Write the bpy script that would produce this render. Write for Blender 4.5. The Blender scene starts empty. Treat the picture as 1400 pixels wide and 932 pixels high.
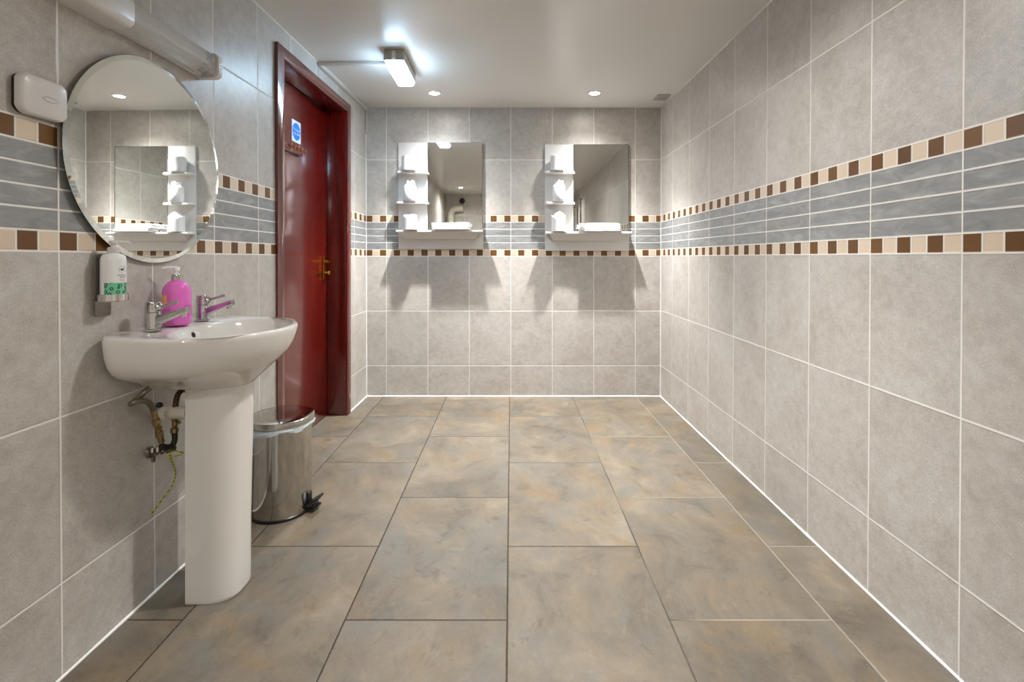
import bpy, bmesh, math, random
from mathutils import Vector, Matrix
C = bpy.context.scene.collection
SC = bpy.context.scene
R = math.radians
PI = math.pi

# ------------------------------------------------------------------ node helpers
class NT:
    def __init__(s, name):
        s.mat = bpy.data.materials.new(name); s.mat.use_nodes = True
        s.t = s.mat.node_tree; s.b = s.t.nodes['Principled BSDF']
    def node(s, kind, **kw):
        n = s.t.nodes.new(kind)
        for k, v in kw.items(): setattr(n, k, v)
        return n
    def put(s, sock, v):
        if hasattr(v, 'is_linked') or hasattr(v, 'links'): s.t.links.new(v, sock)
        else: sock.default_value = v
    def m(s, op, a, b=None, c=None, clamp=False):
        n = s.node('ShaderNodeMath', operation=op, use_clamp=clamp)
        s.put(n.inputs[0], a)
        if b is not None: s.put(n.inputs[1], b)
        if c is not None: s.put(n.inputs[2], c)
        return n.outputs[0]
    def smooth(s, x, lo, hi, a=0.0, b=1.0):
        n = s.node('ShaderNodeMapRange', interpolation_type='SMOOTHSTEP')
        s.put(n.inputs[0], x); n.inputs[1].default_value = lo; n.inputs[2].default_value = hi
        n.inputs[3].default_value = a; n.inputs[4].default_value = b
        return n.outputs[0]
    def mix(s, f, a, b, blend='MIX'):
        n = s.node('ShaderNodeMix', data_type='RGBA', blend_type=blend)
        s.put(n.inputs[0], f); s.put(n.inputs[6], a); s.put(n.inputs[7], b)
        return n.outputs[2]
    def fmix(s, f, a, b):
        n = s.node('ShaderNodeMix', data_type='FLOAT')
        s.put(n.inputs[0], f); s.put(n.inputs[2], a); s.put(n.inputs[3], b)
        return n.outputs[0]
    def noise(s, vec, scale, detail=4, rough=.55, dist=0):
        n = s.node('ShaderNodeTexNoise'); n.inputs['Scale'].default_value = scale
        n.inputs['Detail'].default_value = detail; n.inputs['Roughness'].default_value = rough
        n.inputs['Distortion'].default_value = dist
        if vec is not None: s.put(n.inputs['Vector'], vec)
        return n.outputs[0]
    def white(s, x, y):
        n = s.node('ShaderNodeTexWhiteNoise', noise_dimensions='2D')
        s.put(n.inputs[0], s.comb(x, y, 0.0)); return n.outputs[0]
    def comb(s, x, y, z):
        n = s.node('ShaderNodeCombineXYZ')
        for i, v in enumerate((x, y, z)): s.put(n.inputs[i], v)
        return n.outputs[0]
    def ramp(s, f, stops):
        n = s.node('ShaderNodeValToRGB'); e = n.color_ramp.elements
        while len(e) < len(stops): e.new(.5)
        for k, (p, c) in enumerate(stops): e[k].position = p; e[k].color = c
        s.put(n.inputs[0], f); return n.outputs[0]
    def bump(s, h, strength, dist):
        n = s.node('ShaderNodeBump'); n.inputs['Strength'].default_value = strength
        n.inputs['Distance'].default_value = dist; s.put(n.inputs['Height'], h)
        s.t.links.new(n.outputs[0], s.b.inputs['Normal'])

def lin(r, g, b):
    f = lambda c: (c / 255 / 12.92) if c / 255 <= .04045 else ((c / 255 + .055) / 1.055) ** 2.4
    return (f(r), f(g), f(b), 1)

def plain(name, col, rough=.5, metal=0., coat=0., trans=0., emit=None, es=0., spec=.5, ior=1.5, var=0., bump=0., scale=40):
    n = NT(name); b = n.b
    b.inputs['Roughness'].default_value = rough; b.inputs['Metallic'].default_value = metal
    b.inputs['Coat Weight'].default_value = coat; b.inputs['Coat Roughness'].default_value = .06
    b.inputs['Transmission Weight'].default_value = trans; b.inputs['IOR'].default_value = ior
    b.inputs['Specular IOR Level'].default_value = spec
    if emit: b.inputs['Emission Color'].default_value = emit; b.inputs['Emission Strength'].default_value = es
    tc = n.node('ShaderNodeTexCoord').outputs['Object']
    nz = n.noise(tc, scale, 3)
    d = tuple(c * (1 - var) for c in col[:3]) + (1,)
    n.put(b.inputs['Base Color'], n.mix(nz, d, col))
    if bump: n.bump(nz, bump, .002)
    return n.mat

TW, TH = .319, .4206
M_LO, M_LO2, M_HI, M_HI2 = 1.0805, 1.131, 1.342, 1.3945
ROWS = [.239, .660, 1.0805, 1.131, 1.185, 1.2375, 1.290, 1.342, 1.3945, 1.8215]
def tile_mat(name, parity, flip_below=None):
    """wall tiling: UV.x in tile widths, UV.y height in metres"""
    n = NT(name); b = n.b
    uv = n.node('ShaderNodeTexCoord').outputs['UV']
    sp = n.node('ShaderNodeSeparateXYZ'); n.put(sp.inputs[0], uv); u, v = sp.outputs[0], sp.outputs[1]
    fu = n.m('FRACT', u); iu = n.m('FLOOR', u)
    dcol = n.m('MULTIPLY', n.m('MINIMUM', fu, n.m('SUBTRACT', 1., fu)), TW)
    f6 = n.m('MULTIPLY', fu, 6.); i6 = n.m('FLOOR', f6); ff6 = n.m('FRACT', f6)
    dmos = n.m('MULTIPLY', n.m('MINIMUM', ff6, n.m('SUBTRACT', 1., ff6)), TW / 6)
    def inside(lo, hi): return n.m('MULTIPLY', n.m('GREATER_THAN', v, lo), n.m('LESS_THAN', v, hi))
    mlo, mhi, band = inside(M_LO, M_LO2), inside(M_HI, M_HI2), inside(M_LO2, M_HI)
    mos = n.m('ADD', mlo, mhi)
    drow = None; row = None
    for r in ROWS:
        d = n.m('ABSOLUTE', n.m('SUBTRACT', v, r)); g = n.m('GREATER_THAN', v, r)
        drow = d if drow is None else n.m('MINIMUM', drow, d)
        row = g if row is None else n.m('ADD', row, g)
    d = n.m('MINIMUM', drow, n.fmix(mos, dcol, dmos))
    grout = n.smooth(d, .0016, .0030, 1., 0.)
    par = n.m('MODULO', i6, 2.)
    if parity: par = n.m('SUBTRACT', 1., par)          # brown where par == 0
    if flip_below is not None:
        fl = n.m('MULTIPLY', mhi, n.m('LESS_THAN', u, flip_below))
        par = n.m('ABSOLUTE', n.m('SUBTRACT', par, fl))
    rnd = n.white(iu, row); rnd6 = n.white(n.m('ADD', n.m('MULTIPLY', iu, 6.), i6), row)
    um = n.m('MULTIPLY', u, TW)
    p = n.comb(n.m('ADD', um, n.m('MULTIPLY', rnd, 7.)), n.m('ADD', v, n.m('MULTIPLY', row, 3.)), rnd)
    big = n.noise(p, 4.5, 7, .68, .6); fine = n.noise(p, 210, 3, .75); mid = n.noise(p, 30, 5, .7)
    tile = n.ramp(n.m('ADD', n.m('MULTIPLY', big, .75), n.m('MULTIPLY', mid, .25)),
                  [(.28, lin(166, 159, 151)), (.5, lin(184, 179, 172)), (.72, lin(197, 194, 189))])
    spk = n.m('ADD', n.smooth(fine, .3, .72, .86, 1.09), n.m('MULTIPLY_ADD', mid, .34, -.17))
    tone = n.m('MULTIPLY_ADD', rnd, .07, .965)
    tile = n.mix(1., tile, n.comb(n.m('MULTIPLY', tone, spk), n.m('MULTIPLY', tone, spk), n.m('MULTIPLY', tone, spk)), 'MULTIPLY')
    ps = n.comb(n.m('MULTIPLY', um, 1.), n.m('MULTIPLY', v, 2.5), rnd)
    sl = n.noise(ps, 9, 6, .65, 1.2)
    slate = n.ramp(sl, [(.25, lin(122, 124, 124)), (.52, lin(145, 146, 145)), (.78, lin(172, 172, 170))])
    beige = n.mix(rnd6, lin(206, 187, 165), lin(218, 200, 178))
    brown = n.mix(rnd6, lin(92, 60, 24), lin(112, 76, 32))
    mcol = n.mix(par, brown, beige)
    col = n.mix(band, tile, slate); col = n.mix(mos, col, mcol)
    col = n.mix(grout, col, lin(228, 225, 219))
    n.put(b.inputs['Base Color'], col)
    n.put(b.inputs['Roughness'], n.fmix(grout, n.m('MULTIPLY_ADD', mid, .2, .27), .75))
    b.inputs['Specular IOR Level'].default_value = .45
    h = n.m('SUBTRACT', n.m('MULTIPLY_ADD', mid, .12, n.m('MULTIPLY', fine, .012)), n.smooth(d, .001, .0055, 1., 0.))
    n.bump(h, .55, .0016)
    return n.mat

FX, FL0, FW, FLEN = -.012, 1.819, .484, .735
def floor_mat():
    n = NT('slate_floor_tiles'); b = n.b
    tc = n.node('ShaderNodeTexCoord').outputs['UV']
    sp = n.node('ShaderNodeSeparateXYZ'); n.put(sp.inputs[0], tc); x, y = sp.outputs[0], sp.outputs[1]
    cu = n.m('DIVIDE', n.m('SUBTRACT', x, FX), FW); ci = n.m('FLOOR', cu); cf = n.m('FRACT', cu)
    odd = n.m('FLOORED_MODULO', ci, 2.)
    ru = n.m('DIVIDE', n.m('SUBTRACT', n.m('SUBTRACT', y, FL0), n.m('MULTIPLY', odd, FLEN / 2)), FLEN)
    ri = n.m('FLOOR', ru); rf = n.m('FRACT', ru)
    dx = n.m('MULTIPLY', n.m('MINIMUM', cf, n.m('SUBTRACT', 1., cf)), FW)
    dy = n.m('MULTIPLY', n.m('MINIMUM', rf, n.m('SUBTRACT', 1., rf)), FLEN)
    rnd = n.white(ci, ri)
    wob = n.m('MULTIPLY', n.m('SUBTRACT', n.noise(n.comb(x, y, 0.), 60, 2), .5), .0022)
    d = n.m('ADD', n.m('MINIMUM', dx, dy), wob)
    grout = n.smooth(d, .0016, .0030, 1., 0.)
    p = n.comb(n.m('ADD', x, n.m('MULTIPLY', rnd, 9.)), n.m('ADD', n.m('MULTIPLY', y, .8), n.m('MULTIPLY', rnd, 5.)), rnd)
    a = n.noise(p, 3.0, 10, .70, .5); c = n.noise(p, 5.0, 9, .68, .7)
    veins = n.noise(p, 11, 10, .76, .6); fine = n.noise(p, 150, 4, .75)
    base = n.ramp(a, [(.27, lin(78, 73, 66)), (.42, lin(104, 96, 84)), (.55, lin(121, 110, 94)), (.72, lin(140, 130, 114))])
    grey = n.mix(n.smooth(c, .48, .66, 0., .72), base, lin(108, 106, 100))
    rust = n.mix(n.smooth(c, .48, .32, 0., .66), grey, lin(124, 103, 76))
    dark = n.mix(n.smooth(veins, .47, .34, 0., .5), rust, lin(76, 70, 62))
    dark = n.mix(n.smooth(veins, .55, .72, 0., .28), dark, lin(160, 148, 130))
    tone = n.m('ADD', n.m('MULTIPLY_ADD', rnd, .14, .79), n.m('MULTIPLY_ADD', fine, .3, -.15))
    col = n.mix(1., dark, n.comb(tone, tone, tone), 'MULTIPLY')
    gcol = n.mix(n.smooth(n.m('MULTIPLY_ADD', n.noise(n.comb(x, y, 0.), 2.0, 2), .5, x), .62, .95), lin(52, 45, 36), lin(142, 136, 124))
    col = n.mix(grout, col, gcol)
    n.put(b.inputs['Base Color'], col)
    n.put(b.inputs['Roughness'], n.fmix(grout, n.m('MULTIPLY_ADD', veins, .35, .28), .85))
    b.inputs['Specular IOR Level'].default_value = .4
    h = n.m('SUBTRACT', n.m('ADD', n.m('MULTIPLY', veins, .55), n.m('MULTIPLY', fine, .10)), n.smooth(d, .001, .005, 1., 0.))
    n.bump(h, .45, .003)
    return n.mat

def wood_mat(name, c1, c2, rough=.28):
    n = NT(name); b = n.b
    mp = n.node('ShaderNodeMapping'); n.put(mp.inputs[0], n.node('ShaderNodeTexCoord').outputs['Object'])
    mp.inputs['Scale'].default_value = (9, 9, .7)
    g = n.noise(mp.outputs[0], 3.2, 7, .62, .8)
    mp2 = n.node('ShaderNodeMapping'); n.put(mp2.inputs[0], n.node('ShaderNodeTexCoord').outputs['Object'])
    mp2.inputs['Scale'].default_value = (60, 60, 1.6)
    f = n.noise(mp2.outputs[0], 3, 4, .6)
    k = n.m('ADD', n.m('MULTIPLY', g, .7), n.m('MULTIPLY', f, .3))
    n.put(b.inputs['Base Color'], n.ramp(k, [(.3, c1), (.7, c2)]))
    b.inputs['Roughness'].default_value = rough
    b.inputs['Coat Weight'].default_value = 1.; b.inputs['Coat IOR'].default_value = 1.6; b.inputs['Coat Roughness'].default_value = .14
    n.bump(f, .08, .001)
    return n.mat

def fabric_mat(name, col):
    n = NT(name); b = n.b
    tc = n.node('ShaderNodeTexCoord').outputs['Object']
    f = n.noise(tc, 420, 3, .7); g = n.noise(tc, 30, 3)
    n.put(b.inputs['Base Color'], n.mix(g, tuple(c * .93 for c in col[:3]) + (1,), col))
    b.inputs['Roughness'].default_value = .92
    b.inputs['Sheen Weight'].default_value = .25
    n.bump(n.m('ADD', f, g), .35, .002)
    return n.mat

def green_mat():
    n = NT('green_leaf_print'); b = n.b
    tc = n.node('ShaderNodeTexCoord').outputs['Object']
    vo = n.node('ShaderNodeTexVoronoi'); vo.inputs['Scale'].default_value = 95; n.put(vo.inputs['Vector'], tc)
    d = vo.outputs['Distance']
    c = n.ramp(d, [(.12, lin(190, 232, 205)), (.2, lin(8, 70, 50)), (.42, lin(22, 105, 75)), (.5, lin(110, 190, 150))])
    n.put(b.inputs['Base Color'], c); b.inputs['Roughness'].default_value = .3
    return n.mat

def hose_mat():
    n = NT('braided_steel'); b = n.b
    tc = n.node('ShaderNodeTexCoord').outputs['UV']
    ch = n.node('ShaderNodeTexChecker'); ch.inputs['Scale'].default_value = 40; n.put(ch.inputs['Vector'], tc)
    n.put(b.inputs['Base Color'], n.mix(ch.outputs['Fac'], lin(120, 112, 100), lin(190, 182, 168)))
    b.inputs['Metallic'].default_value = .7; b.inputs['Roughness'].default_value = .42
    return n.mat

def earth_mat():
    n = NT('earth_wire_sleeve'); b = n.b
    w = n.node('ShaderNodeTexWave', bands_direction='Z'); w.inputs['Scale'].default_value = 25
    n.put(w.inputs['Vector'], n.node('ShaderNodeTexCoord').outputs['Object'])
    n.put(b.inputs['Base Color'], n.mix(n.smooth(w.outputs['Fac'], .45, .55), lin(190, 180, 30), lin(110, 125, 25)))
    b.inputs['Roughness'].default_value = .45
    return n.mat

M = dict(
    floor=floor_mat(),
    tile_left=tile_mat('wall_tiling_left', 0, 5.0), tile_right=tile_mat('wall_tiling_right', 1),
    tile_back=tile_mat('wall_tiling_back', 1),
    ceiling=plain('white_satin_paint', lin(206, 203, 198), .33, var=.03, bump=.03, scale=6),
    caulk=plain('white_silicone', lin(238, 238, 236), .4, var=.06),
    caulk_dim=plain('painted_filler', lin(205, 200, 190), .5, var=.06),
    ceramic=plain('white_glazed_ceramic', lin(212, 209, 204), .09, coat=.4, var=.015, scale=8),
    dark=plain('dark_void', lin(10, 10, 10), .5),
    chrome=plain('polished_chrome', lin(205, 204, 202), .06, 1.),
    steel=plain('polished_steel', lin(188, 184, 178), .085, 1., var=.05),
    steel_dull=plain('dull_steel', lin(150, 144, 136), .3, 1., var=.2),
    brass=plain('polished_brass', lin(214, 160, 70), .16, 1., var=.1),
    old_brass=plain('tarnished_brass', lin(176, 150, 105), .3, .9, var=.55, scale=90),
    black=plain('black_plastic', lin(22, 20, 20), .35),
    rubber=plain('black_rubber', lin(30, 26, 24), .6),
    mirror=plain('silvered_glass', (.90, .92, .90, 1), .0, 1.),
    bevel=plain('bevelled_glass_edge', (.88, .92, .90, 1), .03, 1.),
    edge=plain('glass_edge_dark', lin(58, 62, 58), .2),
    white=plain('white_laminate', lin(208, 207, 204), .32, var=.02),
    plastic=plain('white_plastic', lin(206, 203, 200), .28, var=.02),
    plastic_grey=plain('grey_moulding', lin(165, 160, 155), .35, var=.05),
    trunk=plain('white_trunking', lin(196, 190, 182), .4, var=.05),
    pipe=plain('white_waste_plastic', lin(205, 198, 184), .35, var=.04),
    clear=plain('clear_diffuser', (.95, .96, .97, 1), .08, trans=.74, ior=1.2),
    pump=plain('clear_pump_plastic', (.93, .93, .95, 1), .12, trans=.2, ior=1.3),
    pink=plain('pink_liquid_soap', lin(236, 116, 204), .12, trans=.12, ior=1.33, coat=.5, var=.05, scale=10),
    pink_label=plain('pink_label_print', lin(196, 44, 150), .3),
    orange=plain('orange_label', lin(236, 164, 118), .35),
    bottle=plain('white_bottle', lin(226, 226, 226), .2, coat=.2, var=.02),
    green=green_mat(), ink=plain('black_ink', lin(40, 46, 46), .4), red_ink=plain('red_ink', lin(214, 120, 110), .4),
    ink_green=plain('green_ink', lin(60, 130, 110), .4), ink_grey=plain('grey_ink', lin(150, 168, 168), .4),
    wood=wood_mat('red_mahogany_varnish', lin(66, 8, 5), lin(108, 16, 10), .2),
    wood_door=wood_mat('red_mahogany_leaf', lin(78, 8, 4), lin(124, 17, 9), .26),
    wood_rail=wood_mat('brown_wood', lin(86, 36, 26), lin(120, 54, 40), .35),
    copper=plain('copper_bronze', lin(214, 150, 110), .25, 1., var=.1),
    sign_blue=plain('sign_blue', lin(24, 128, 230), .35), sign_white=plain('sign_white', lin(226, 234, 244), .35),
    towel=fabric_mat('white_terry', lin(224, 223, 223)),
    liner=plain('bin_liner', lin(205, 216, 222), .35, trans=.25, var=.05),
    hose=hose_mat(), hose_dark=plain('dark_braid', lin(92, 74, 56), .4, .5, var=.4, scale=200), earth=earth_mat(),
    lamp=plain('lamp_glow', (1, 1, 1, 1), .3, emit=(1, .93, .84, 1), es=60),
    tube=plain('lit_diffuser', (1, 1, 1, 1), .3, emit=(.50, .76, 1, 1), es=28),
    vent=plain('grey_vent', lin(178, 174, 170), .45, var=.06), vent_dark=plain('vent_slot', lin(120, 116, 112), .6),
)

# ------------------------------------------------------------------ mesh helpers
def thing(name, label, cat, loc=(0, 0, 0), rz=0., group=None, kind=None):
    o = bpy.data.objects.new(name, None); C.objects.link(o)
    o.empty_display_size = .05
    o.location = loc; o.rotation_euler = (0, 0, rz)
    return tag(o, label, cat, group, kind)
def tag(o, label=None, cat=None, group=None, kind=None):
    if label: o['label'] = label
    if cat: o['category'] = cat
    if group: o['group'] = group
    if kind: o['kind'] = kind
    return o
def obj(name, bm, mats, parent=None, smooth=40, label=None):
    me = bpy.data.meshes.new(name)
    bmesh.ops.recalc_face_normals(bm, faces=bm.faces[:])
    bm.to_mesh(me); bm.free()
    for m in (mats if isinstance(mats, (list, tuple)) else [mats]): me.materials.append(m)
    if smooth:
        me.polygons.foreach_set('use_smooth', [True] * len(me.polygons))
        me.set_sharp_from_angle(angle=R(smooth))
    o = bpy.data.objects.new(name, me); C.objects.link(o)
    if parent: o.parent = parent
    if label: o['label'] = label
    return o
def nb(): return bmesh.new()
def box(bm, c, s, bev=0., seg=2, rot=None, mi=0):
    t = bmesh.new(); bmesh.ops.create_cube(t, size=1)
    bmesh.ops.scale(t, vec=s, verts=t.verts)
    if bev: bmesh.ops.bevel(t, geom=t.edges[:], offset=bev, segments=seg, affect='EDGES', profile=.5)
    mt = Matrix.Translation(c) @ (rot.to_4x4() if rot else Matrix())
    add(bm, t, mt, mi); return bm
def add(bm, t, mt=None, mi=0):
    mp = {}
    for v in t.verts: mp[v] = bm.verts.new(mt @ v.co if mt else v.co)
    for f in t.faces:
        try: nf = bm.faces.new([mp[v] for v in f.verts]); nf.material_index = mi
        except ValueError: pass
    t.free()
def loft(bm, rings, cap0=True, cap1=True, closed=True, mi=0):
    vr = [[bm.verts.new(p) for p in r] for r in rings]
    n = len(rings[0])
    for a, b in zip(vr, vr[1:]):
        for i in range(n if closed else n - 1):
            f = bm.faces.new((a[i], a[(i + 1) % n], b[(i + 1) % n], b[i])); f.material_index = mi
    if cap0: bm.faces.new(vr[0]).material_index = mi
    if cap1: bm.faces.new(vr[-1]).material_index = mi
    return vr
def lathe(bm, prof, c=(0, 0, 0), seg=40, mat=None, mi=0, sx=1., sy=1., ring=False):
    """profile [(r, z)] about local z; mat = 4x4 orientation"""
    mt = mat or Matrix.Translation(c)
    rings = []
    for r, z in prof:
        r = max(r, 1e-5)
        rings.append([mt @ Vector((sx * r * math.cos(2 * PI * i / seg), sy * r * math.sin(2 * PI * i / seg), z)) for i in range(seg)])
    if ring: rings.append(rings[0])
    vr = loft(bm, rings, not ring, not ring, True, mi)
    if ring: bmesh.ops.remove_doubles(bm, verts=vr[0] + vr[-1], dist=1e-7)
def axis_mat(p, d):
    return Matrix.Translation(p) @ Vector(d).normalized().to_track_quat('Z', 'Y').to_matrix().to_4x4()
def cyl(bm, p0, p1, r0, r1=None, seg=24, bev=0., mi=0):
    p0, p1 = Vector(p0), Vector(p1); L = (p1 - p0).length; r1 = r0 if r1 is None else r1
    pr = [(r0 - bev, 0), (r0, bev), (r1, L - bev), (r1 - bev, L)] if bev else [(r0, 0), (r1, L)]
    lathe(bm, pr, mat=axis_mat(p0, p1 - p0), seg=seg, mi=mi)
def spline(pts, k=8):
    P = [Vector(p) for p in pts]; P = [2 * P[0] - P[1]] + P + [2 * P[-1] - P[-2]]; out = []
    for i in range(1, len(P) - 2):
        for j in range(k):
            t = j / k; a, b, c, d = P[i - 1:i + 3]
            out.append(.5 * ((2 * b) + (c - a) * t + (2 * a - 5 * b + 4 * c - d) * t * t + (3 * b - a - 3 * c + d) * t ** 3))
    return out + [P[-2]]
def tube(bm, pts, r, seg=12, mi=0, uvl=None):
    rings = []; nrm = None
    for i, p in enumerate(pts):
        t = (pts[min(i + 1, len(pts) - 1)] - pts[max(i - 1, 0)]).normalized()
        if nrm is None: nrm = t.orthogonal().normalized()
        nrm = (nrm - t * nrm.dot(t)).normalized(); bi = t.cross(nrm)
        rr = r(i / (len(pts) - 1)) if callable(r) else r
        rings.append([p + (nrm * math.cos(2 * PI * k / seg) + bi * math.sin(2 * PI * k / seg)) * rr for k in range(seg)])
    loft(bm, rings, True, True, True, mi)
def prism(bm, poly, z0, z1, axis='z', mi=0):
    f = {'z': lambda a, b, c: (a, b, c), 'x': lambda a, b, c: (c, a, b), 'y': lambda a, b, c: (a, c, b)}[axis]
    loft(bm, [[Vector(f(a, b, z0)) for a, b in poly], [Vector(f(a, b, z1)) for a, b in poly]], mi=mi)
def rrect(w, h, r, n=6, cx=0, cy=0):
    out = []
    for sx, sy, a0 in ((1, 1, 0), (-1, 1, 90), (-1, -1, 180), (1, -1, 270)):
        for i in range(n + 1):
            a = R(a0 + 90 * i / n)
            out.append((cx + sx * (w / 2 - r) + r * math.cos(a), cy + sy * (h / 2 - r) + r * math.sin(a)))
    return out

# ------------------------------------------------------------------ room shell (metres; camera at X=0, Y=0)
CAM_H, CEIL, YB, YR = 1.086, 2.223, 3.75, -1.62
F = 666.0
def XL(y, h): t = h / CEIL; return -((1 - t) * (1.176 - .0168 * y) + t * (1.199 - .021 * y))
def XR(y, h): t = h / CEIL; return (1 - t) * 1.148 + t * (1.1715 - .004 * y)
def shear_l(y, h): return max(0., .030 - .008 * y) * h / 1.35
def shear_r(y, h): return max(0., .020 - .005 * y) * h / 1.35

def grid(name, fn, uvfn, rects, mat, na=12, nh=6):
    me = bpy.data.meshes.new(name); V = []; Fc = []; UV = []
    for a0, a1, h0, h1 in rects:
        k = len(V)
        for i in range(na + 1):
            for j in range(nh + 1):
                a = a0 + (a1 - a0) * i / na; h = h0 + (h1 - h0) * j / nh
                V.append(fn(a, h)); UV.append(uvfn(a, h))
        for i in range(na):
            for j in range(nh):
                q = k + i * (nh + 1) + j
                Fc.append((q, q + nh + 1, q + nh + 2, q + 1))
    me.from_pydata(V, [], Fc); uvl = me.uv_layers.new(name='UVMap')
    for l in me.loops: uvl.data[l.index].uv = UV[l.vertex_index]
    me.materials.append(mat)
    o = bpy.data.objects.new(name, me); C.objects.link(o); o['kind'] = 'structure'
    return o
grid('floor', lambda x, y: (x, y, 0), lambda x, y: (x, y), [(-1.34, 1.22, YR - .05, YB + .05)], M['floor'])
grid('ceiling', lambda x, y: (x, y, CEIL), lambda x, y: (x, y), [(-1.34, 1.26, YR - .05, YB + .05)], M['ceiling'])
DY0, DY1, DTOP = 2.425, 3.306, 2.062           # door opening
grid('wall_left', lambda y, h: (XL(y, h), y, h), lambda y, h: ((y - 1.2532) / TW, h - shear_l(y, h)),
     [(YR, DY0, 0, CEIL), (DY1, YB, 0, CEIL), (DY0, DY1, DTOP, CEIL)], M['tile_left'])
grid('wall_right', lambda y, h: (XR(y, h), y, h), lambda y, h: ((y - 1.250) / TW, h - shear_r(y, h)),
     [(YR, YB, 0, CEIL)], M['tile_right'])
grid('wall_back', lambda x, h: (x, YB, h), lambda x, h: ((x + .960) / TW, h), [(-1.16, 1.20, 0, CEIL)], M['tile_back'])
grid('wall_front', lambda x, h: (x, YR, h), lambda x, h: ((x + .860) / TW, h), [(-1.34, 1.24, 0, CEIL)], M['tile_back'])

# silicone beads
def bead(name, pts, r, mat):
    rnd = random.Random(name); P = []
    for a, b in zip(pts, pts[1:]):
        a, b = Vector(a), Vector(b); n = max(2, int((b - a).length / .06))
        for i in range(n): P.append(a.lerp(b, i / n))
    P.append(Vector(pts[-1])); bm = nb()
    k = [rnd.uniform(.8, 1.2) for _ in P]
    tube(bm, P, lambda t: r * k[min(len(k) - 1, int(round(t * (len(k) - 1))))], 8)
    o = obj(name, bm, mat, smooth=60); o['kind'] = 'structure'; return o
bead('trim_1', [(XL(YB, 0), YB, .001), (XR(YB, 0), YB, .001)], .0062, M['caulk'])
bead('trim_2', [(XR(YB, 0), YB, .001), (XR(YR, 0), YR, .001)], .0052, M['caulk'])
bead('trim_3', [(XL(YR, 0), YR, .001), (XL(2.355, 0), 2.355, .001)], .0052, M['caulk'])
bead('trim_4', [(XL(3.38, 0), 3.38, .001), (XL(YB, 0), YB, .001)], .0062, M['caulk'])
bead('trim_5', [(XL(YB, 0), YB, 0), (XL(YB, CEIL), YB, CEIL)], .004, M['caulk'])
bead('trim_6', [(XR(YB, 0), YB, 0), (XR(YB, CEIL), YB, CEIL)], .004, M['caulk'])
bead('trim_7', [(XR(YB, CEIL), YB, CEIL), (XR(YR, CEIL), YR, CEIL)], .006, M['caulk_dim'])
bead('trim_8', [(XL(YR, CEIL), YR, CEIL), (XL(2.86, CEIL), 2.86, CEIL)], .006, M['caulk_dim'])

# ------------------------------------------------------------------ door (structure)
TOE = -math.atan(.019)
door = bpy.data.objects.new('door_1', None); C.objects.link(door); door['kind'] = 'structure'
door.location = (XL(2.86, 1.), 2.86, 0); door.rotation_euler = (0, 0, TOE)
def dy(y): return y - 2.86
bm = nb()
def arch_piece(bm, pts_in, pts_out, t0, t1):
    pass
AO0, AO1, ATOP = 2.360, 3.377, 2.122
# architrave: mitred profile swept round the opening
prof = [(0, -.004), (0, .010), (.012, .016), (.042, .016), (.056, .010), (.063, .010), (.063, -.004)]  # (from opening outwards, out of wall)
rings = []
for (y, z, sy, sz) in ((DY0, 0, -1, 0), (DY0, DTOP, -1, 1), (DY1, DTOP, 1, 1), (DY1, 0, 1, 0)):
    k = {(-1): (DY0 - AO0) / .063, 1: (AO1 - DY1) / .063}[sy]
    kz = (ATOP - DTOP) / .063
    rings.append([Vector((o_ + .002, dy(y) + sy * w_ * k, z + sz * w_ * kz)) for w_, o_ in prof])
loft(bm, rings)
obj('architrave', bm, M['wood'], door, 30)
bm = nb()
box(bm, (-.082, dy(DY0) - .012, DTOP / 2), (.170, .026, DTOP), .002)
box(bm, (-.082, dy(DY1) + .012, DTOP / 2), (.170, .026, DTOP), .002)
box(bm, (-.082, dy((DY0 + DY1) / 2), DTOP + .012), (.170, DY1 - DY0 + .05, .026), .002)
for yy in (dy(DY0) + .006, dy(DY1) - .006):
    box(bm, (-.160, yy, DTOP / 2), (.02, .014, DTOP), .002)
obj('door_lining', bm, M['wood'], door, 30)
bm = nb()
box(bm, (-.145, dy((DY0 + DY1) / 2), .006 + (DTOP - .010) / 2), (.040, DY1 - DY0 - .006, DTOP - .012), .002)
leaf = obj('door_leaf', bm, M['wood_door'], door, 30)
hw = bpy.data.objects.new('door_handle', None); C.objects.link(hw); hw.parent = door
hy, fx = dy(3.250), -.125
hw.location = (fx, hy, 1.0)
bm = nb(); box(bm, (.004, 0, .003), (.008, .042, .160), .003)
obj('backplate', bm, M['brass'], hw)
bm = nb()
cyl(bm, (.006, 0, .045), (.046, 0, .045), .011, .009, bev=.002)
tube(bm, spline([(.046, .004, .045), (.050, -.02, .046), (.049, -.06, .047), (.046, -.105, .042)]), lambda t: .0085 - .002 * t, 14)
obj('lever', bm, M['brass'], hw)
bm = nb(); cyl(bm, (.006, 0, -.030), (.030, 0, -.030), .007, bev=.001)
lathe(bm, [(.004, -.002), (.013, 0), (.016, .006), (.013, .013), (.003, .016)], mat=axis_mat((.030, 0, -.030), (1, 0, 0)))
obj('thumb_turn', bm, M['brass'], hw)
for z in (.25, 1.05, 1.82):
    bm = nb(); cyl(bm, (-.122, dy(DY0) + .004, z - .05), (-.122, dy(DY0) + .004, z + .05), .006, bev=.001)
    obj('hinge', bm, M['brass'], door)
DW = door.matrix_basis.copy()
def door_pt(y, z, off=0.): return DW @ Vector((fx + off, dy(y), z))

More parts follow.
